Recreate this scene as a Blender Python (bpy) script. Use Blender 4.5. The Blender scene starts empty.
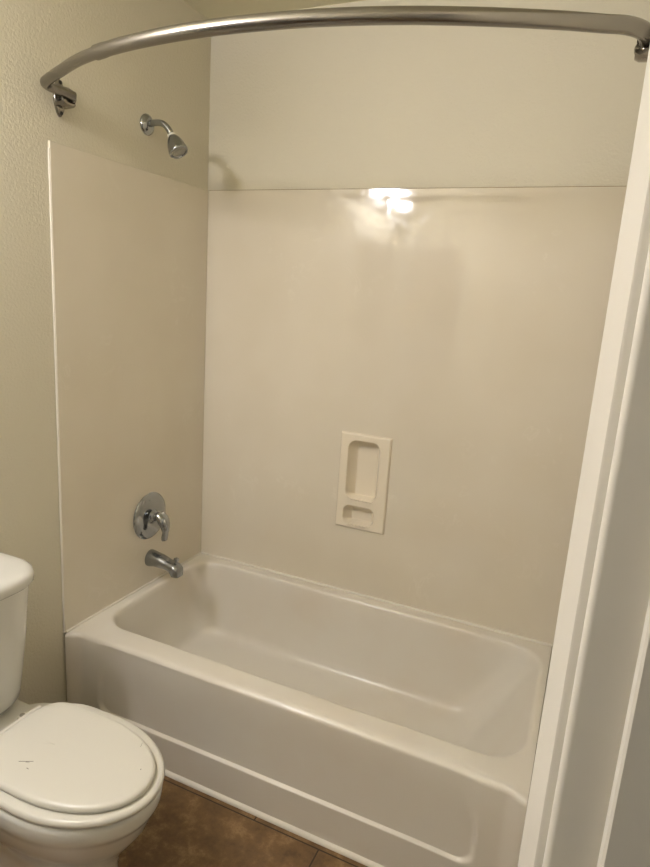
import bpy, bmesh, math, random
from mathutils import Vector, Matrix, Euler
random.seed(4)
PI = math.pi
sc = bpy.context.scene
col = sc.collection

# ---------------------------------------------------------------- camera
cd = bpy.data.cameras.new('camera'); cam = bpy.data.objects.new('camera', cd); col.objects.link(cam)
cam.location = (1.48847, -2.13270, 1.55165)
cam.rotation_euler = (1.351227, -0.063549, 0.422388)
cd.sensor_fit = 'VERTICAL'; cd.sensor_height = 24.0; cd.lens = 610.22 / 867 * 24.0
cd.clip_start = 0.02
sc.camera = cam

# ---------------------------------------------------------------- world, exposure
w = bpy.data.worlds.new('world'); sc.world = w; w.use_nodes = True
w.node_tree.nodes['Background'].inputs[0].default_value = (0.75, 0.86, 1.0, 1)
w.node_tree.nodes['Background'].inputs[1].default_value = 0.12
sc.view_settings.view_transform = 'Standard'; sc.view_settings.look = 'None'
sc.view_settings.gamma = 1; sc.view_settings.use_curve_mapping = False
sc.view_settings.exposure = 0.0
LAMP_W = 162.0                                  # emission of each bulb
LAMP_COL = (1.0, 0.97, 1.02)

# ---------------------------------------------------------------- helpers
def lin(r, g, b):
    f = lambda c: (c / 255 / 12.92) if c / 255 <= 0.04045 else ((c / 255 + 0.055) / 1.055) ** 2.4
    return (f(r), f(g), f(b), 1)

def mat(name, c, rough=0.5, metal=0.0, coat=0.0, bump=None, spec=0.5, mottle=None):
    m = bpy.data.materials.new(name); m.use_nodes = True
    nt = m.node_tree; b = nt.nodes['Principled BSDF']
    b.inputs['Base Color'].default_value = c
    b.inputs['Roughness'].default_value = rough
    b.inputs['Metallic'].default_value = metal
    b.inputs['Specular IOR Level'].default_value = spec
    b.inputs['Coat Weight'].default_value = coat
    b.inputs['Coat Roughness'].default_value = 0.08
    tc = nt.nodes.new('ShaderNodeTexCoord')
    if bump:
        last = None
        for sc_, st, dist in bump:
            n = nt.nodes.new('ShaderNodeTexNoise'); n.inputs['Scale'].default_value = sc_
            n.inputs['Detail'].default_value = 3
            nt.links.new(tc.outputs['Object'], n.inputs['Vector'])
            bp = nt.nodes.new('ShaderNodeBump'); bp.inputs['Strength'].default_value = st
            bp.inputs['Distance'].default_value = dist
            nt.links.new(n.outputs['Fac'], bp.inputs['Height'])
            if last: nt.links.new(last.outputs['Normal'], bp.inputs['Normal'])
            last = bp
        nt.links.new(last.outputs['Normal'], b.inputs['Normal'])
    if mottle:
        c2, sc_, lo, hi = mottle
        n = nt.nodes.new('ShaderNodeTexNoise'); n.inputs['Scale'].default_value = sc_; n.inputs['Detail'].default_value = 4
        nt.links.new(tc.outputs['Object'], n.inputs['Vector'])
        r = nt.nodes.new('ShaderNodeValToRGB')
        r.color_ramp.elements[0].position = lo; r.color_ramp.elements[0].color = c2
        r.color_ramp.elements[1].position = hi; r.color_ramp.elements[1].color = c
        nt.links.new(n.outputs['Fac'], r.inputs['Fac'])
        nt.links.new(r.outputs['Color'], b.inputs['Base Color'])
    return m

M = {}
M['paint'] = mat('wall_paint', lin(213, 207, 188), 0.75, bump=[(120, 0.5, 0.003), (280, 0.25, 0.002)], spec=0.25)
M['ceiling'] = mat('ceiling_paint', lin(214, 208, 180), 0.85, bump=[(120, 0.4, 0.003)], spec=0.2)
M['trim'] = mat('trim_paint', lin(203, 199, 190), 0.4, bump=[(60, 0.05, 0.001)])
M['tub'] = mat('tub_enamel', lin(220, 215, 204), 0.33, coat=0.12, mottle=(lin(216, 207, 192), 2.2, 0.35, 0.6))
M['niche'] = mat('niche_plastic', lin(226, 216, 196), 0.25)
M['caulk'] = mat('caulk', lin(220, 214, 201), 0.5, bump=[(120, 0.3, 0.002)])
M['china'] = mat('white_china', lin(218, 217, 210), 0.12, coat=0.4)
M['seat'] = mat('seat_enamel', lin(217, 214, 204), 0.28)
M['chrome'] = mat('chrome', (0.38, 0.395, 0.41, 1), 0.10, 1.0)
M['chrome_dull'] = mat('water_spotted_chrome', (0.33, 0.345, 0.36, 1), 0.2, 1.0, bump=[(300, 0.1, 0.0006)])
M['nickel'] = mat('brushed_nickel', (0.27, 0.255, 0.235, 1), 0.24, 1.0)
M['nickel_dk'] = mat('polished_nickel', (0.28, 0.26, 0.23, 1), 0.18, 1.0)
M['rubber'] = mat('grey_nozzle_rubber', lin(165, 162, 150), 0.4)
M['dark'] = mat('dark_hole', lin(30, 27, 22), 0.7)
M['scratch'] = mat('scratch_grey', lin(110, 104, 95), 0.6)
M['doorwood'] = mat('brown_door', lin(84, 62, 42), 0.4, mottle=(lin(66, 46, 30), 6, 0.3, 0.7))

def surround_mat():
    m = mat('surround_acrylic', lin(218, 207, 190), 0.10, spec=0.9)
    nt = m.node_tree; b = nt.nodes['Principled BSDF']
    tc = nt.nodes.new('ShaderNodeTexCoord')
    # smears of soap film: the gloss breaks up in patches
    n = nt.nodes.new('ShaderNodeTexNoise'); n.inputs['Scale'].default_value = 9; n.inputs['Detail'].default_value = 6
    n.inputs['Distortion'].default_value = 1.5
    nt.links.new(tc.outputs['Object'], n.inputs['Vector'])
    mr = nt.nodes.new('ShaderNodeMapRange'); mr.inputs['From Min'].default_value = 0.45; mr.inputs['From Max'].default_value = 0.7
    mr.inputs['To Min'].default_value = 0.05; mr.inputs['To Max'].default_value = 0.16
    nt.links.new(n.outputs['Fac'], mr.inputs['Value']); nt.links.new(mr.outputs['Result'], b.inputs['Roughness'])
    n2 = nt.nodes.new('ShaderNodeTexNoise'); n2.inputs['Scale'].default_value = 3.0; n2.inputs['Detail'].default_value = 2
    nt.links.new(tc.outputs['Object'], n2.inputs['Vector'])
    bp = nt.nodes.new('ShaderNodeBump'); bp.inputs['Strength'].default_value = 0.25; bp.inputs['Distance'].default_value = 0.008
    nt.links.new(n2.outputs['Fac'], bp.inputs['Height']); nt.links.new(bp.outputs['Normal'], b.inputs['Normal'])
    r = nt.nodes.new('ShaderNodeValToRGB')
    r.color_ramp.elements[0].position = 0.3; r.color_ramp.elements[0].color = lin(216, 207, 188)
    r.color_ramp.elements[1].position = 0.7; r.color_ramp.elements[1].color = lin(221, 213, 196)
    nt.links.new(n2.outputs['Fac'], r.inputs['Fac'])
    # faint dried wipe marks
    n3 = nt.nodes.new('ShaderNodeTexNoise'); n3.inputs['Scale'].default_value = 7; n3.inputs['Detail'].default_value = 5; n3.inputs['Distortion'].default_value = 3.5
    nt.links.new(tc.outputs['Object'], n3.inputs['Vector'])
    r3 = nt.nodes.new('ShaderNodeValToRGB'); e = r3.color_ramp
    e.elements[0].position = 0.56; e.elements[0].color = (0, 0, 0, 1); e.elements[1].position = 0.66; e.elements[1].color = (0, 0, 0, 1)
    q = e.elements.new(0.61); q.color = (0.45, 0.45, 0.45, 1)
    nt.links.new(n3.outputs['Fac'], r3.inputs['Fac'])
    mx = nt.nodes.new('ShaderNodeMix'); mx.data_type = 'RGBA'
    n4 = nt.nodes.new('ShaderNodeTexNoise'); n4.inputs['Scale'].default_value = 3.3; n4.inputs['Detail'].default_value = 1
    nt.links.new(tc.outputs['Object'], n4.inputs['Vector'])
    mk = nt.nodes.new('ShaderNodeMapRange'); mk.inputs['From Min'].default_value = 0.56; mk.inputs['From Max'].default_value = 0.66; mk.inputs['To Max'].default_value = 0.8
    nt.links.new(n4.outputs['Fac'], mk.inputs['Value'])
    ml = nt.nodes.new('ShaderNodeMath'); ml.operation = 'MULTIPLY'
    nt.links.new(r3.outputs['Color'], ml.inputs[0]); nt.links.new(mk.outputs['Result'], ml.inputs[1]); nt.links.new(ml.outputs[0], mx.inputs[0]); nt.links.new(r.outputs['Color'], mx.inputs[6]); mx.inputs[7].default_value = lin(230, 223, 208)
    nt.links.new(mx.outputs[2], b.inputs['Base Color'])
    return m
M['surround'] = surround_mat()

def floor_mat():
    m = mat('brown_stone_tile', lin(110, 80, 45), 0.38)
    nt = m.node_tree; b = nt.nodes['Principled BSDF']; L = nt.links.new
    tc = nt.nodes.new('ShaderNodeTexCoord'); sx = nt.nodes.new('ShaderNodeSeparateXYZ'); L(tc.outputs['Object'], sx.inputs[0])
    def mth(op, a, c=None, d=None):
        n = nt.nodes.new('ShaderNodeMath'); n.operation = op
        for i, v in enumerate((a, c, d)):
            if v is None: continue
            if isinstance(v, (int, float)): n.inputs[i].default_value = v
            else: L(v, n.inputs[i])
        return n.outputs[0]
    T = 0.60
    # rows: lines at y = -0.772 - k*T ; joints at x = .965 + k*T in the field, .75 in the cut strip by the tub
    v = mth('DIVIDE', mth('ADD', sx.outputs['Y'], 0.772), T)
    dv = mth('ABSOLUTE', mth('SUBTRACT', v, mth('ROUND', v)))
    strip = mth('GREATER_THAN', sx.outputs['Y'], -0.772)
    u = mth('DIVIDE', mth('ADD', mth('SUBTRACT', sx.outputs['X'], 0.965), mth('MULTIPLY', strip, 0.215)), T)
    du = mth('ABSOLUTE', mth('SUBTRACT', u, mth('ROUND', u)))
    g = mth('LESS_THAN', mth('MINIMUM', du, dv), 0.0022 / T)
    n = nt.nodes.new('ShaderNodeTexNoise'); n.inputs['Scale'].default_value = 13; n.inputs['Detail'].default_value = 8; n.inputs['Roughness'].default_value = 0.75
    L(tc.outputs['Object'], n.inputs['Vector'])
    r = nt.nodes.new('ShaderNodeValToRGB'); cr = r.color_ramp
    cr.elements[0].position = 0.32; cr.elements[0].color = lin(84, 62, 38)
    cr.elements[1].position = 0.72; cr.elements[1].color = lin(160, 132, 92)
    e = cr.elements.new(0.52); e.color = lin(116, 88, 54)
    L(n.outputs['Fac'], r.inputs['Fac'])
    mx = nt.nodes.new('ShaderNodeMix'); mx.data_type = 'RGBA'
    L(g, mx.inputs[0]); L(r.outputs['Color'], mx.inputs[6]); mx.inputs[7].default_value = lin(48, 32, 18)
    L(mx.outputs[2], b.inputs['Base Color'])
    bp = nt.nodes.new('ShaderNodeBump'); bp.inputs['Strength'].default_value = 0.3; bp.inputs['Distance'].default_value = 0.003
    L(mth('SUBTRACT', n.outputs['Fac'], g), bp.inputs['Height']); L(bp.outputs['Normal'], b.inputs['Normal'])
    return m
M['floor'] = floor_mat()

def emis(name, c, s):
    m = bpy.data.materials.new(name); m.use_nodes = True
    b = m.node_tree.nodes['Principled BSDF']
    b.inputs['Base Color'].default_value = (0.9, 0.9, 0.85, 1)
    b.inputs['Emission Color'].default_value = (*c, 1); b.inputs['Emission Strength'].default_value = s
    return m
M['bulb'] = emis('lit_frosted_bulb', LAMP_COL, LAMP_W)
mm = bpy.data.materials.new('mirror_glass'); mm.use_nodes = True
b_ = mm.node_tree.nodes['Principled BSDF']; b_.inputs['Metallic'].default_value = 1; b_.inputs['Roughness'].default_value = 0.02
b_.inputs['Base Color'].default_value = (0.85, 0.88, 0.86, 1); M['mirror'] = mm

def obj(name, bm, m, parent=None, smooth=40, bevel=None):
    bmesh.ops.remove_doubles(bm, verts=bm.verts, dist=1e-6)
    bmesh.ops.recalc_face_normals(bm, faces=bm.faces)
    me = bpy.data.meshes.new(name); bm.to_mesh(me); bm.free()
    if isinstance(m, (list, tuple)):
        for k in m: me.materials.append(k)
    else: me.materials.append(m)
    o = bpy.data.objects.new(name, me); col.objects.link(o)
    if smooth:
        for p in me.polygons: p.use_smooth = True
        me.set_sharp_from_angle(angle=math.radians(smooth))
    if bevel:
        md = o.modifiers.new('bevel', 'BEVEL'); md.width = bevel; md.segments = 3; md.limit_method = 'ANGLE'; md.angle_limit = math.radians(40)
    if parent is not None:
        o.parent = parent
        o.matrix_parent_inverse = Matrix.Translation(parent.location).inverted()
    return o

def thing(name, label, cat, loc):
    o = bpy.data.objects.new(name, None); o.empty_display_size = 0.1; col.objects.link(o)
    o.location = loc; o['label'] = label; o['category'] = cat
    return o

def tag(o, label, cat, group=None):
    o['label'] = label; o['category'] = cat
    if group: o['group'] = group
    return o

def struct(name, bm, m, smooth=None, bevel=None, label=None):
    o = obj(name, bm, m, None, smooth, bevel); o['kind'] = 'structure'
    if label: o['label'] = label
    return o

def box(bm, x0, x1, y0, y1, z0, z1):
    v = [bm.verts.new((x, y, z)) for z in (z0, z1) for y in (y0, y1) for x in (x0, x1)]
    for f in ((0, 1, 3, 2), (4, 6, 7, 5), (0, 4, 5, 1), (1, 5, 7, 3), (3, 7, 6, 2), (2, 6, 4, 0)):
        bm.faces.new([v[i] for i in f])

def loops(bm, ls, cap0=True, cap1=True, closed=True):
    rows = [[bm.verts.new(p) for p in l] for l in ls]
    n = len(rows[0])
    for a, b in zip(rows, rows[1:]):
        for i in range(n if closed else n - 1):
            j = (i + 1) % n
            bm.faces.new((a[i], a[j], b[j], b[i]))
    if cap0: bm.faces.new(rows[0][::-1])
    if cap1: bm.faces.new(rows[-1])
    return rows

def frame_of(d):
    d = d.normalized(); up = Vector((0, 0, 1)) if abs(d.z) < 0.9 else Vector((0, 1, 0))
    a = d.cross(up).normalized(); return a, a.cross(d).normalized()

def lathe(bm, origin, axis, prof, n=40, cap0=True, cap1=True):
    """prof: list of (distance along axis, radius)"""
    o = Vector(origin); d = Vector(axis).normalized(); a, b = frame_of(d)
    ls = []
    for t, r in prof:
        r = max(r, 1e-5)
        ls.append([o + d * t + (a * math.cos(2 * PI * k / n) + b * math.sin(2 * PI * k / n)) * r for k in range(n)])
    loops(bm, ls, cap0, cap1)

def smooth_path(pts, per=12):
    P = [Vector(p) for p in pts]; P = [P[0] * 2 - P[1]] + P + [P[-1] * 2 - P[-2]]
    out = []
    for i in range(1, len(P) - 2):
        for k in range(per):
            t = k / per
            p0, p1, p2, p3 = P[i - 1], P[i], P[i + 1], P[i + 2]
            out.append(0.5 * ((2 * p1) + (p2 - p0) * t + (2 * p0 - 5 * p1 + 4 * p2 - p3) * t * t + (3 * p1 - p0 - 3 * p2 + p3) * t ** 3))
    out.append(P[-2]); return out

def tube(bm, pts, rad, n=24, sx=1.0, sz=1.0, cap=True):
    """sweep a circle (or ellipse sx, sz) along pts with parallel transport; rad a number or a list"""
    pts = [Vector(p) for p in pts]
    T = [(pts[min(i + 1, len(pts) - 1)] - pts[max(i - 1, 0)]).normalized() for i in range(len(pts))]
    a, b = frame_of(T[0]); ls = []
    for i, p in enumerate(pts):
        if i:
            q = T[i - 1].rotation_difference(T[i]); a = q @ a; b = q @ b
        r = rad[i] if isinstance(rad, (list, tuple)) else rad
        ls.append([p + a * math.cos(2 * PI * k / n) * r * sx + b * math.sin(2 * PI * k / n) * r * sz for k in range(n)])
    loops(bm, ls, cap, cap)

def ss(x, a, b):
    t = max(0.0, min(1.0, (x - a) / (b - a))); return t * t * (3 - 2 * t)

def rrect(x0, x1, y0, y1, r, z=None, ns=(40, 12, 40, 12), nc=8):
    """rounded rectangle, ccw from front-left; r a number or four radii FL, FR, BR, BL"""
    if not isinstance(r, (list, tuple)): r = [r] * 4
    c = [(x0 + r[0], y0 + r[0], r[0], PI), (x1 - r[1], y0 + r[1], r[1], 1.5 * PI), (x1 - r[2], y1 - r[2], r[2], 0), (x0 + r[3], y1 - r[3], r[3], 0.5 * PI)]
    out = []
    for i in range(4):
        cx, cy, rr, a0 = c[i]
        for k in range(nc + 1):
            a = a0 + k / nc * PI / 2
            out.append((cx + rr * math.cos(a), cy + rr * math.sin(a)))
        e = out[-1]; nx, ny, nr, na = c[(i + 1) % 4]
        s = (nx + nr * math.cos(na), ny + nr * math.sin(na))
        for k in range(1, ns[i]):
            t = k / ns[i]; out.append((e[0] + (s[0] - e[0]) * t, e[1] + (s[1] - e[1]) * t))
    if z is None: return out
    return [(x, y, z) for x, y in out]

# ---------------------------------------------------------------- room shell
XR = 1.512            # plaster face of right wall
ZC = 2.53
YN = -2.65            # wall behind the camera
DY0, DY1, DZ = -2.50, -1.760, 2.04        # doorway in the right wall
NX0, NX1, NZ0, NZ1 = 0.650, 0.828, 0.688, 1.042   # hole for the soap niche

bm = bmesh.new(); box(bm, -0.12, 2.6, YN - 0.12, 0.12, -0.08, 0.0)
struct('floor', bm, M['floor'], label='brown mottled stone-look tile floor with thin dark grout lines')
bm = bmesh.new(); box(bm, -0.12, 1.64, YN - 0.12, 0.12, ZC, ZC + 0.08)
struct('ceiling', bm, M['ceiling'])
bm = bmesh.new(); box(bm, -0.12, -0.008, YN - 0.12, 0.12, 0, ZC)
struct('wall_left', bm, M['paint'], label='cream textured wall with the shower head and toilet')
bm = bmesh.new()
box(bm, -0.12, NX0, 0.006, 0.12, 0, ZC); box(bm, NX1, 1.64, 0.006, 0.12, 0, ZC)
box(bm, NX0, NX1, 0.006, 0.12, 0, NZ0); box(bm, NX0, NX1, 0.006, 0.12, NZ1, ZC)
struct('wall_back', bm, M['paint'], label='cream textured wall above the back panel of the tub surround')
bm = bmesh.new()
box(bm, XR, 1.632, DY1, 0.12, 0, ZC); box(bm, XR, 1.632, YN - 0.12, DY0, 0, ZC); box(bm, XR, 1.632, DY0, DY1, DZ, ZC)
struct('wall_right', bm, M['paint'])
bm = bmesh.new(); box(bm, -0.12, 1.64, YN - 0.12, YN, 0, ZC)
struct('wall_near', bm, M['paint'])

# panel door in the wall behind the camera (only its dim reflection shows in the surround)
bm = bmesh.new(); box(bm, 0.03, 0.46, YN + 0.001, YN + 0.02, 0.01, 1.99)
d1 = struct('door_1', bm, M['doorwood'], bevel=0.003)
d1['label'] = 'narrow brown closet door behind the camera'
for z0, z1 in ((0.2, 0.9), (1.05, 1.85)):
    bm = bmesh.new(); box(bm, 0.09, 0.40, YN + 0.0195, YN + 0.028, z0, z1)
    obj('door_panel', bm, M['doorwood'], d1, bevel=0.004)
bm = bmesh.new(); lathe(bm, (0.425, YN + 0.02, 0.95), (0, 1, 0), [(0, .025), (.006, .025), (.01, .01), (.03, .01), (.035, .024), (.05, .026), (.06, .016), (.062, 0)])
obj('door_knob', bm, M['nickel'], d1)

# doorway trim on the right: casing (tapering board), jamb and door stop
def extrude_z(bm, poly, z0, z1):
    loops(bm, [[(x, y, z0) for x, y in poly], [(x, y, z1) for x, y in poly]])
bm = bmesh.new()
cas = [(1.512, -1.693), (1.494, -1.693), (1.4910, -1.6945), (1.4899, -1.698), (1.4904, -1.703), (1.4990, -1.749), (1.4997, -1.7520), (1.5015, -1.7530), (1.512, -1.7530)]
extrude_z(bm, cas, 0, DZ + 0.065)
cas2 = [(x, DY0 - (y - DY1)) for x, y in cas][::-1]
extrude_z(bm, cas2, 0, DZ + 0.065)
ho = [(x, DZ + (y - DY1)) for x, y in cas]
loops(bm, [[(x, DY0 - 0.005, z) for x, z in ho], [(x, DY1 + 0.005, z) for x, z in ho]])
struct('trim_1', bm, M['trim'], smooth=35, label='white painted tapered door casing nearest the tub, catching the warm light')
bm = bmesh.new()
jam = [(1.640, DY1 + 0.018), (1.5080, DY1 + 0.018), (1.5050, DY1 + 0.006)]
for k in range(7):
    a = PI / 2 * k / 6
    jam.append((1.5050 + 0.0046 * (1 - math.cos(a)), DY1 + 0.0035 - 0.0045 * math.sin(a) * 1.0))
jam += [(1.5357, DY1 - 0.001), (1.640, DY1 - 0.001)]
extrude_z(bm, jam, 0, DZ)
box(bm, 1.506, 1.640, DY0 - 0.018, DY0 + 0.001, 0, DZ)
box(bm, 1.506, 1.640, DY0 - 0.018, DY1 + 0.018, DZ - 0.001, DZ + 0.018)
j = struct('trim_2', bm, M['trim'], smooth=35, label='white door jamb beside the camera, in grey shade')
def stop_poly(s, y):
    p = [(1.5357, y), (1.5357, y - s * 0.0075), (1.5363, y - s * 0.0100), (1.5380, y - s * 0.0115), (1.580, y - s * 0.0115), (1.580, y)]
    return p if s > 0 else p[::-1]
bm = bmesh.new()
extrude_z(bm, stop_poly(1, DY1 - 0.001), 0, DZ); extrude_z(bm, stop_poly(-1, DY0 + 0.001), 0, DZ)
box(bm, 1.544, 1.580, DY0, DY1, DZ - 0.012, DZ)
ds = obj('door_stop', bm, M['trim'], j, 35)

# ---------------------------------------------------------------- tub surround
ZS = 1.932
bm = bmesh.new()
Y0, Y1 = 0.0, 0.0057
box(bm, 0.0, NX0, Y0, Y1, 0.4, ZS); box(bm, NX1, XR - 0.016, Y0, Y1, 0.4, ZS)
box(bm, NX0, NX1, Y0, Y1, 0.4, NZ0); box(bm, NX0, NX1, Y0, Y1, NZ1, ZS)
bp_ = obj('surround_panel', bm, M['surround'], None, smooth=None)
tag(bp_, 'wide glossy beige surround panel on the back wall, holding the soap niche', 'tub surround')
bm = bmesh.new(); box(bm, -0.0078, 0.0, -0.770, -0.0005, 0.4, ZS)
lp_ = obj('surround_panel', bm, M['surround'], None, smooth=None, bevel=0.0015)
tag(lp_, 'narrow beige surround panel on the left wall behind the valve and spout', 'tub surround')
bm = bmesh.new(); box(bm, XR - 0.016, XR - 0.0003, -0.770, -0.0005, 0.4, ZS)
rp_ = obj('surround_panel', bm, M['surround'], None, smooth=None, bevel=0.0015)
tag(rp_, 'beige surround panel on the right wall, hidden behind the white door casing', 'tub surround')
bm = bmesh.new()
tube(bm, [(0.002, -0.001, 0.4025), (0.7, -0.001, 0.4025), (1.494, -0.001, 0.4025)], 0.0060, 10)
obj('caulk_bead', bm, M['caulk'], bp_, 60)
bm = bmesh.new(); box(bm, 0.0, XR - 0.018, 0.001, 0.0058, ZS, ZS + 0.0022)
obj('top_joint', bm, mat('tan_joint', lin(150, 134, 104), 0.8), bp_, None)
bm = bmesh.new()
tube(bm, [(0.0005, -0.767, 0.4025), (0.001, -0.4, 0.4025), (0.002, -0.004, 0.4025)], 0.0045, 10)
obj('caulk_bead', bm, M['caulk'], lp_, 60)
bm = bmesh.new()      # the bead of caulk down the front edge, lumpy at its foot
pts, rr = [], []
for k in range(90):
    z = 0.400 + k * 0.017
    pts.append((-0.0040 + random.uniform(-.0004, .0004), -0.7712, z)); rr.append(0.0026 + (random.random() * 0.0009 if k < 8 else random.random() * 0.0005))
tube(bm, pts, rr, 10)
obj('edge_caulk', bm, M['caulk'], lp_, 60)

# ---------------------------------------------------------------- bathtub
TL = 1.4925; H = 0.40
def front_base(x):
    e = min(x, TL - x)
    return -0.747 - 0.023 * (1 - ss(e, 0.0, 0.055)) - 0.004 * (1 - ss(e, 0.05, 0.3))
def panel(x, z):
    """depth of the recessed apron panel"""
    x0, x1, z0, r = 0.118, 1.386, 0.128, 0.05
    cx = (x0 + x1) / 2; hw = (x1 - x0) / 2
    dx = abs(x - cx) - hw; dz = z0 - z
    qx, qz = dx + r, dz + r
    d = math.hypot(max(qx, 0), max(qz, 0)) + min(max(qx, qz), 0) - r
    wv = 0.0045 + 0.008 * ss(z, 0.135, 0.19) + 0.05 * ss(z, 0.22, 0.38)
    depth = 0.0105 * (1 - 0.85 * ss(z, 0.20, 0.385))
    return depth * ss(-d, -0.002, wv)
tub = thing('bathtub', 'white alcove bathtub with a recessed panel in its front apron', 'bathtub', (0.75, -0.38, 0))
NS = (260, 16, 60, 16)
ls = []
# basin: bottom upwards
def basin(z, x0, x1, y0, y1, r): return rrect(x0, x1, y0, y1, r, z, NS)
zf = 0.085
ls.append(basin(zf, 0.40, 1.05, -0.45, -0.25, 0.05))
ls.append(basin(zf + .001, 0.17, 1.22, -0.57, -0.155, 0.08))
ls.append(basin(zf + .003, 0.135, 1.245, -0.595, -0.128, 0.09))
ls.append(basin(zf + .010, 0.112, 1.270, -0.612, -0.108, 0.10))
ls.append(basin(zf + .022, 0.096, 1.290, -0.622, -0.095, 0.105))
ls.append(basin(zf + .045, 0.084, 1.312, -0.630, -0.086, 0.108))
ls.append(basin(0.20, 0.069, 1.362, -0.640, -0.074, 0.11))
ls.append(basin(0.30, 0.053, 1.420, -0.648, -0.063, 0.11))
ls.append(basin(0.375, 0.045, 1.456, -0.651, -0.057, 0.11))
ls.append(basin(0.390, 0.042, 1.463, -0.653, -0.054, 0.11))
ls.append(basin(0.397, 0.038, 1.468, -0.656, -0.051, 0.11))
ls.append(basin(0.4, 0.032, 1.474, -0.661, -0.046, 0.115))
ls.append(basin(0.4005, 0.024, 1.481, -0.668, -0.038, 0.118))
def outer(z, off, deep=False):
    out = []
    for x, y in rrect(0.0, TL, -0.75, -0.001, 0.003, None, NS):
        if y < -0.70:
            yy = front_base(x) + off + 0.011 * ss(x, 0.15, 0.95) * (1 - ss(x, 1.33, 1.475)) * ss(z, 0.38, 0.40) + 0.005 * ss(x, 0.2, 1.0) * (1 - ss(x, 1.3, 1.46)) * ss(z, 0.1, 0.4)
            if deep: yy += panel(x, z)
            y = yy if y < -0.7465 else max(y, yy)
        elif y < -0.002: y = -0.001 + (y + 0.001) * 1.0
        out.append((x, y, z))
    return out
ls.append(outer(0.4003, 0.024)); ls.append(outer(0.4, 0.017)); ls.append(outer(0.3985, 0.010)); ls.append(outer(0.395, 0.005)); ls.append(outer(0.3905, 0.002)); ls.append(outer(0.387, 0.001))
ls.append(outer(0.384, 0.0005, True))
z = 0.378
while z > 0.002:
    ls.append(outer(z, 0.001, True)); z -= 0.002 if 0.115 < z < 0.145 else (0.004 if z < 0.21 else 0.010)
ls.append(outer(0.0, 0.001, True))
bm = bmesh.new(); loops(bm, ls)
obj('tub_shell', bm, M['tub'], tub, 50)
# white base strip where the apron meets the floor
bm = bmesh.new()
sec = []
for k in range(61):
    x = 0.003 + (TL - 0.006) * k / 60; y = front_base(x)
    sec.append([(x, y + 0.003, 0.0), (x, y - 0.010, 0.0), (x, y - 0.0095, 0.004), (x, y - 0.005, 0.010), (x, y + 0.003, 0.013)])
loops(bm, sec)
obj('base_strip', bm, M['caulk'], tub, 60)
bm = bmesh.new(); lathe(bm, (0.24, -0.36, zf + 0.0005), (0, 0, 1), [(0, .036), (.003, .036), (.005, .030), (.004, .022), (.003, 0.0)])
obj('drain', bm, M['chrome'], tub)

# ---------------------------------------------------------------- recessed soap niche
def niche_unit():
    X0, X1, Z0, Z1 = 0.636, 0.842, 0.674, 1.056
    recs = [(0.672, 0.801, 0.797, 1.028, 0.032, 0.050), (0.668, 0.797, 0.695, 0.768, 0.026, 0.046)]
    def rsdf(x, z, a, b, c, d, r):
        qx = abs(x - (a + b) / 2) - (b - a) / 2 + r; qz = abs(z - (c + d) / 2) - (d - c) / 2 + r
        return math.hypot(max(qx, 0), max(qz, 0)) + min(max(qx, qz), 0) - r
    def y_at(x, z):
        dflange = rsdf(x, z, X0, X1, Z0, Z1, 0.006)
        y = -0.0105 * (1 - (1 - min(1, max(0, -dflange / 0.007))) ** 2) - 0.0005
        for a, b, c, d, r, D in recs:
            s = -rsdf(x, z, a, b, c, d, r)
            side = ss(min(x - a, b - x), 0.0, 0.026)
            y += D * ss(s, -0.001, 0.006) * (0.35 + 0.65 * side) * (0.7 + 0.3 * ss(d - z, 0.0, 0.03))
            # scalloped lip along the foot of each pocket
            lip = math.exp(-((z - (c - 0.0005)) / 0.0026) ** 2) * ss(x, a + 0.01, a + 0.03) * (1 - ss(x, b - 0.03, b - 0.01))
            y -= 0.007 * lip * (0.5 + 0.5 * math.cos((x - a) / 0.0155 * 2 * PI))
        return y
    nx, nz = 150, 260
    bm = bmesh.new()
    g = [[bm.verts.new((X0 + (X1 - X0) * i / nx, y_at(X0 + (X1 - X0) * i / nx, Z0 + (Z1 - Z0) * k / nz), Z0 + (Z1 - Z0) * k / nz)) for i in range(nx + 1)] for k in range(nz + 1)]
    for k in range(nz):
        for i in range(nx): bm.faces.new((g[k][i], g[k][i + 1], g[k + 1][i + 1], g[k + 1][i]))
    return bm
nb = niche_unit()
me = bpy.data.meshes.new('soap_niche'); nb.to_mesh(me); nb.free(); me.materials.append(M['niche'])
for p in me.polygons: p.use_smooth = True
o = bpy.data.objects.new('soap_niche', me); col.objects.link(o)
tag(o, 'cream plastic recessed soap niche with two pockets set in the back panel', 'soap dish')

# ---------------------------------------------------------------- shower head
sh = thing('shower_head', 'chrome bell shower head on a bent arm high on the left wall', 'shower head', (-0.008, -0.356, 2.080))
bm = bmesh.new(); lathe(bm, (-0.008, -0.356, 2.080), (1, 0, 0), [(0, .033), (.003, .034), (.006, .033), (.012, .026), (.016, .020), (.017, .0135), (.017, .012)], 40)
obj('flange', bm, M['chrome'], sh)
arm = smooth_path([(-0.004, -0.356, 2.080), (0.025, -0.354, 2.085), (0.052, -0.350, 2.083), (0.072, -0.346, 2.069), (0.087, -0.343, 2.047)], 10)
bm = bmesh.new(); tube(bm, arm, 0.0103, 24)
obj('arm', bm, M['chrome_dull'], sh)
p0 = Vector((0.085, -0.343, 2.050)); ax = Vector((0.52, -0.06, -0.86)).normalized()
bm = bmesh.new(); lathe(bm, p0, ax, [(.002, .0115), (0.003, .0135), (.007, .0138), (.009, .0125)], 32)
obj('collar', bm, mat('white_collar', lin(226, 222, 208), 0.3), sh)
bm = bmesh.new(); lathe(bm, p0 + ax * 0.008, ax, [(0, .0125), (.005, .0165), (.014, .0220), (.028, .0275), (.042, .0308), (.052, .0320), (.0535, .0328), (.060, .0328), (.062, .0315), (.0625, .0265), (.058, .0245), (.058, 0)], 48)
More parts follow.
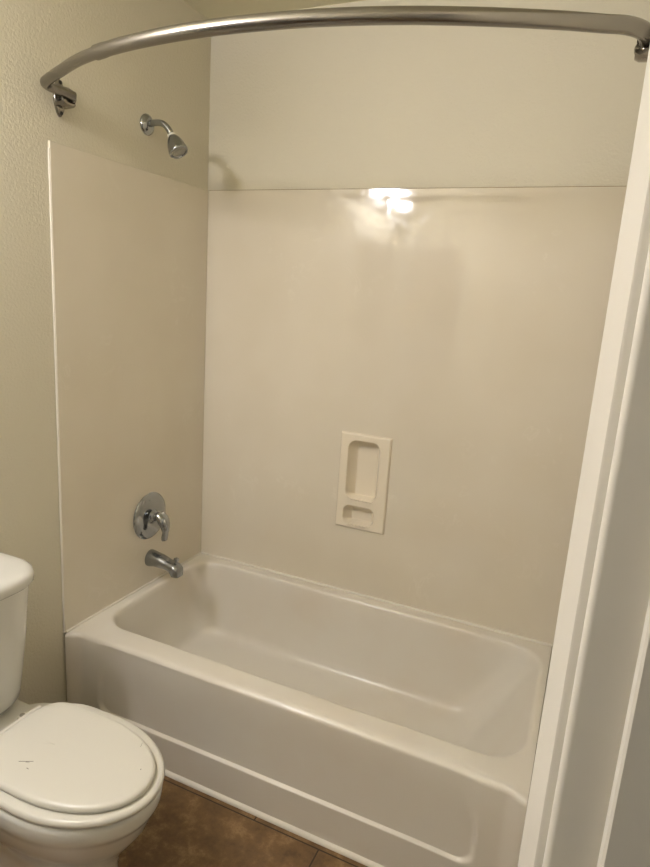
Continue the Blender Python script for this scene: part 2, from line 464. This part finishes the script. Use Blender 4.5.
hd = obj('bell_shell', bm, M['chrome_dull'], sh)
bm = bmesh.new(); lathe(bm, p0 + ax * 0.0655, ax, [(0, .0245), (.002, .0235), (.003, .017), (.0015, .0155), (.0015, .013), (.003, .012), (.003, 0)], 40)
fc = obj('nozzle_disc', bm, M['rubber'], hd)

# ---------------------------------------------------------------- mixer valve
VY, VZ = -0.350, 0.686
vt = thing('shower_valve', 'round chrome shower valve plate with a curved lever handle', 'shower valve', (0, VY, VZ))
bm = bmesh.new(); lathe(bm, (0.0006, VY, VZ), (1, 0, 0), [(0, .091), (.003, .0925), (.006, .091), (.010, .083), (.016, .058), (.020, .036), (.0202, .0)], 64)
obj('escutcheon', bm, M['chrome'], vt)
bm = bmesh.new(); lathe(bm, (0.015, VY, VZ), (1, 0, 0), [(0, .027), (.006, .028), (.012, .024), (.018, .0165), (.024, .0155), (.036, .0155), (.038, .015)], 40)
obj('hub', bm, M['chrome_dull'], vt)
pth = smooth_path([(0.040, VY, VZ + 0.012), (0.055, VY, VZ + 0.007), (0.071, VY, VZ - 0.010), (0.079, VY, VZ - 0.032), (0.078, VY, VZ - 0.055), (0.074, VY, VZ - 0.077), (0.074, VY, VZ - 0.088)], 8)
n_ = len(pth)
prof = [(0, .017), (.12, .027), (.30, .028), (.5, .022), (.68, .0150), (.85, .0155), (.95, .0135), (1, .005)]
def interp(pr, t):
    for (a, x), (b, y) in zip(pr, pr[1:]):
        if t <= b: u = (t - a) / (b - a); u = u * u * (3 - 2 * u); return x + (y - x) * u
    return pr[-1][1]
bm = bmesh.new(); tube(bm, pth, [interp(prof, i / (n_ - 1)) for i in range(n_)], 28, 0.95, 0.72)
obj('lever', bm, M['chrome'], vt, 60)
for s in (-1, 1):
    bm = bmesh.new(); lathe(bm, (0.0105, VY - 0.012 * s, VZ + 0.066 * s), (1, 0, 0), [(0, .0055), (.0025, .0055), (.004, .0035), (.0042, 0)], 16)
    obj('screw', bm, M['chrome_dull'], vt)

# ---------------------------------------------------------------- tub spout
SY = -0.343
sp = thing('tub_spout', 'chrome tub spout with a pull-up diverter knob, over the tub end', 'tub spout', (0, SY, 0.505))
pth = smooth_path([(0.0, SY, 0.508), (0.03, SY, 0.508), (0.065, SY, 0.505), (0.10, SY, 0.499), (0.127, SY, 0.493), (0.146, SY, 0.486)], 8)
n_ = len(pth)
bm = bmesh.new()
ls = []
for i, p in enumerate(pth):
    t = i / (n_ - 1)
    hw = interp([(0, .033), (.25, .031), (.55, .027), (.8, .027), (.94, .024), (1, .017)], t)
    top = interp([(0, .034), (.3, .028), (.6, .021), (.8, .021), (.94, .016), (1, .005)], t)
    bot = interp([(0, .034), (.3, .027), (.55, .024), (.66, .026), (.74, .040), (1, .034)], t)
    l = []
    for k in range(36):
        a = 2 * PI * k / 36; c, s = math.cos(a), math.sin(a)
        if s < 0 and t > 0.66:
            cc = math.copysign(abs(c) ** 0.6, c); s2 = -abs(s) ** 0.6
            z_ = p.z + bot * s2
            l.append((p.x, p.y + hw * cc, max(z_, 0.4640)))
        else:
            l.append((p.x, p.y + hw * c, p.z + (top if s >= 0 else bot) * s))
    ls.append(l)
loops(bm, ls)
obj('spout_body', bm, M['chrome_dull'], sp, 55)
bm = bmesh.new(); lathe(bm, (0.124, SY, 0.508), (0.06, 0, 1), [(0, .005), (.016, .0045), (.018, .0095), (.022, .0105), (.026, .010), (.028, .006), (.0285, 0)], 24)
obj('diverter_knob', bm, M['chrome'], sp)

# ---------------------------------------------------------------- curved shower rod
RZ = 2.062
rod = thing('shower_rod', 'curved brushed nickel shower curtain rod bowing out above the tub', 'shower rod', (0.75, -0.75, RZ))
main = [(0.030, -0.752), (0.027, -0.785), (0.042, -0.818), (0.085, -0.842), (0.150, -0.872), (0.280, -0.928), (0.420, -0.966), (0.560, -0.986), (0.690, -0.992), (0.800, -0.988), (0.930, -0.974), (1.070, -0.945), (1.210, -0.902), (1.340, -0.852), (1.410, -0.820), (1.450, -0.802), (1.476, -0.775), (1.487, -0.742), (1.489, -0.705)]
full = smooth_path([(x, y, RZ) for x, y in main], 10)
full = [Vector((0.038, -0.715, RZ - 0.004))] + full
ks = next(i for i, p in enumerate(full) if p.x > 0.360)
bm = bmesh.new(); tube(bm, full[:ks + 1], 0.0130, 28)
obj('inner_tube', bm, M['nickel'], rod, 60)
bm = bmesh.new(); tube(bm, full[ks - 1:], [0.0158] * 3 + [0.0149] * (len(full) - ks - 2), 28)
obj('outer_tube', bm, M['nickel'], rod, 60)
def bracket(x, s, y, z):
    """oval wall plate with a two-jaw swivel clamp; s = direction away from the wall"""
    bm = bmesh.new()
    def oval(dx, k):
        out = []
        for i in range(40):
            a = 2 * PI * i / 40
            yy = math.cos(a) * 0.021 * k * (1 - 0.25 * abs(math.sin(a))); zz = math.sin(a) * 0.050 * k
            out.append((x + s * dx, y + yy, z + zz))
        return out
    loops(bm, [oval(0, 1), oval(.004, 1), oval(.007, .93), oval(.009, .80)])
    pl = obj('wall_plate', bm, M['nickel_dk'], rod, 50)
    for q in (-1, 1):
        bm = bmesh.new(); lathe(bm, (x + s * .008, y, z + q * 0.040), (s, 0, 0), [(0, .0052), (.0022, .005), (.003, .003), (.003, 0)], 16)
        obj('screw', bm, M['dark'], pl)
        bm = bmesh.new()   # jaw: half-round plate above / below the rod end
        ls = []
        for t in range(9):
            u = t / 8
            zz = z + q * (0.0150 + 0.0065 * math.sin(PI * (0.15 + 0.7 * u)))
            ls.append([(x + s * dx, y - 0.018 + 0.040 * u, zz + q * dz) for dx, dz in ((.006, -.003), (.006, .006), (.034, .004), (.042, -.001), (.042, -.006), (.024, -.004))])
        loops(bm, ls)
        obj('clamp_jaw', bm, M['nickel_dk'], rod, 50)
    bm = bmesh.new(); lathe(bm, (x + s * 0.024, y - 0.002, z - 0.026), (0, 0, 1), [(0, .007), (.003, .009), (.049, .009), (.052, .007)], 20)
    obj('pivot_pin', bm, M['nickel_dk'], rod)
    bm = bmesh.new(); lathe(bm, (x + s * 0.030, y + 0.012, z), (0, 1, 0), [(0, .0138), (.004, .0150), (.010, .0150), (.012, .012), (.012, 0)], 28)
    obj('end_cap', bm, M['nickel_dk'], rod)
bracket(-0.008, 1, -0.727, RZ - 0.008)
bracket(XR, -1, -0.720, RZ - 0.006)

# ---------------------------------------------------------------- toilet
TC = -1.178
to = thing('toilet', 'white toilet with closed lid standing against the left wall beside the bathtub', 'toilet', (0.30, TC, 0))
def egg(xb, xf, hw, z, xm=None, pw=2.0, back=3.2, n=64):
    """plan outline: blunt at the back (xb), round at the front (xf)"""
    xm = xm if xm is not None else xb + (xf - xb) * 0.48
    out = []
    for k in range(n):
        a = 2 * PI * k / n; c, s = math.cos(a), math.sin(a)
        e = pw if c > 0 else back
        cc = math.copysign(abs(c) ** (2 / e), c); s_ = math.copysign(abs(s) ** (2 / e), s)
        out.append((xm + cc * ((xf - xm) if c > 0 else (xm - xb)), TC + s_ * hw, z))
    return out
# bowl and pedestal
bm = bmesh.new()
loops(bm, [egg(.20, .590, .112, 0.0, .36), egg(.20, .592, .114, 0.012, .36), egg(.205, .582, .106, 0.03, .36), egg(.20, .575, .100, 0.08, .37), egg(.19, .580, .102, 0.14, .38),
           egg(.17, .600, .114, 0.19, .40), egg(.16, .638, .138, 0.24, .42), egg(.15, .668, .160, 0.285, .43), egg(.145, .678, .167, 0.315, .44), egg(.14, .684, .170, 0.328, .44),
           egg(.14, .690, .173, 0.334, .44), egg(.14, .694, .175, 0.345, .44), egg(.14, .696, .176, 0.368, .44), egg(.142, .693, .174, 0.378, .44), egg(.15, .685, .168, 0.3825, .44), egg(.17, .67, .15, 0.3828, .44)])
bowl = obj('bowl', bm, M['china'], to, 50)
# deck under the tank
bm = bmesh.new()
loops(bm, [rrect(.03, .24, TC - .085, TC + .085, .03, .20, (8,) * 4), rrect(.03, .27, TC - .105, TC + .105, .04, .30, (8,) * 4), rrect(.03, .285, TC - .112, TC + .112, .04, .365, (8,) * 4), rrect(.033, .285, TC - .110, TC + .110, .04, .383, (8,) * 4), rrect(.04, .28, TC - .104, TC + .104, .04, .3855, (8,) * 4)])
obj('deck', bm, M['china'], to, 50)
# seat ring under the lid
bm = bmesh.new()
loops(bm, [egg(.262, .694, .168, .384, .45, 2.0, 4.5), egg(.258, .700, .172, .388, .45, 2.0, 4.5), egg(.257, .702, .174, .396, .45, 2.0, 4.5), egg(.260, .698, .170, .4025, .45, 2.0, 4.5), egg(.268, .688, .166, .4045, .45, 2.0, 4.5), egg(.30, .65, .13, .4045, .45, 2.0, 4.5)])
obj('seat', bm, M['seat'], to, 50)
# lid
bm = bmesh.new()
L = lambda g, z: [(x, y - .004, zz) for x, y, zz in egg(.250 + g, .684 - g, .1465 - g, z, .430, 2.1, 4.5)]
loops(bm, [L(.006, .4065), L(.001, .409), L(0, .413), L(.001, .4185), L(.005, .4225), L(.012, .4242), L(.03, .4250), L(.09, .4256), L(.15, .4258)])
lid = obj('lid', bm, M['seat'], to, 50)
def scr(x0, y0, x1, y1, wd):
    bm = bmesh.new(); a = Vector((x0, y0, .42585)); b = Vector((x1, y1, .42585)); tube(bm, [a, (a + b) / 2, b], wd, 6); obj('scratch', bm, M['scratch'], lid)
scr(.372, -1.262, .402, -1.246, .0005); scr(.405, -1.268, .412, -1.268, .0006); scr(.388, -1.256, .396, -1.252, .0005)
scr(.585, -1.075, .590, -1.088, .0004); scr(.640, -1.145, .641, -1.147, .0008)
# hinge
bm = bmesh.new(); tube(bm, [(.243, TC - .090, .411), (.243, TC, .411), (.243, TC + .090, .411)], .0080, 18)
obj('hinge_bar', bm, M['seat'], to)
for s in (-1, 1):
    bm = bmesh.new()
    loops(bm, [rrect(.208, .246, TC + s * .055 - .014, TC + s * .055 + .014, .006, .385, (3,) * 4, 4), rrect(.208, .246, TC + s * .055 - .014, TC + s * .055 + .014, .006, .398, (3,) * 4, 4), rrect(.212, .243, TC + s * .055 - .011, TC + s * .055 + .011, .005, .402, (3,) * 4, 4)])
    hg = obj('hinge_post', bm, M['seat'], to, 40)
    bm = bmesh.new(); lathe(bm, (.218, TC + s * .055, .402), (0, 0, 1), [(0, .0075), (.0012, .007), (.0016, .004), (.0006, .003), (.0006, 0)], 20)
    obj('hinge_bolt', bm, mat('grey_slotted_bolt', lin(150, 145, 135), 0.5), hg)
# tank
def tk(x0, x1, hw, r, z): return rrect(x0, x1, TC - hw, TC + hw, r, z, (8, 14, 8, 14), 8)
bm = bmesh.new()
R4 = lambda a, b: [a, b, b, a]
loops(bm, [tk(.060, .135, .085, R4(.03, .05), .3875), tk(.040, .160, .115, R4(.03, .075), .395), tk(.025, .172, .135, R4(.02, .09), .412), tk(.016, .180, .136, R4(.02, .095), .44), tk(.012, .186, .143, R4(.02, .098), .50),
           tk(.010, .194, .152, R4(.02, .10), .60), tk(.008, .200, .159, R4(.02, .10), .715), tk(.008, .204, .162, R4(.02, .10), .753)])
obj('tank', bm, M['china'], to, 50)
bm = bmesh.new()
G = lambda g, z: tk(.002 + g * .4, .214 - g, .171 - g, R4(.02, .105), z + .0185)
loops(bm, [G(.012, .7352), G(.003, .737), G(0, .741), G(0, .756), G(.002, .764), G(.008, .770), G(.018, .7745), G(.04, .7775), G(.07, .778)])
obj('tank_lid', bm, M['china'], to, 50)
for s in (-1, 1):
    bm = bmesh.new(); lathe(bm, (.33, TC + s * .094, .010), (0, 0, 1), [(0, .014), (.010, .014), (.018, .010), (.021, 0)], 20)
    obj('bolt_cap', bm, M['china'], to)

# ---------------------------------------------------------------- mirror and vanity light on the left wall, beyond the frame
bm = bmesh.new(); box(bm, -0.008, -0.002, -2.38, -1.60, 1.02, 1.95)
o = obj('wall_mirror', bm, M['mirror'], None, None); tag(o, 'frameless rectangular mirror on the left wall past the toilet', 'mirror')
vl = thing('vanity_light', 'vanity light bar with three globe bulbs above the mirror', 'vanity light', (-0.008, -1.88, 2.23))
bm = bmesh.new(); box(bm, -0.008, 0.03, -2.18, -1.58, 2.18, 2.28)
obj('back_plate', bm, M['nickel'], vl, bevel=0.004)
for k in range(3):
    y = -2.08 + 0.20 * k
    bm = bmesh.new(); lathe(bm, (0.03, y, 2.23), (1, 0, 0), [(0, .03), (.01, .03), (.02, .022), (.035, .020)], 24)
    obj('socket', bm, M['nickel'], vl)
    bm = bmesh.new(); bmesh.ops.create_uvsphere(bm, u_segments=20, v_segments=12, radius=0.055, matrix=Matrix.Translation((0.125, y, 2.23)))
    obj('bulb', bm, M['bulb'], vl)
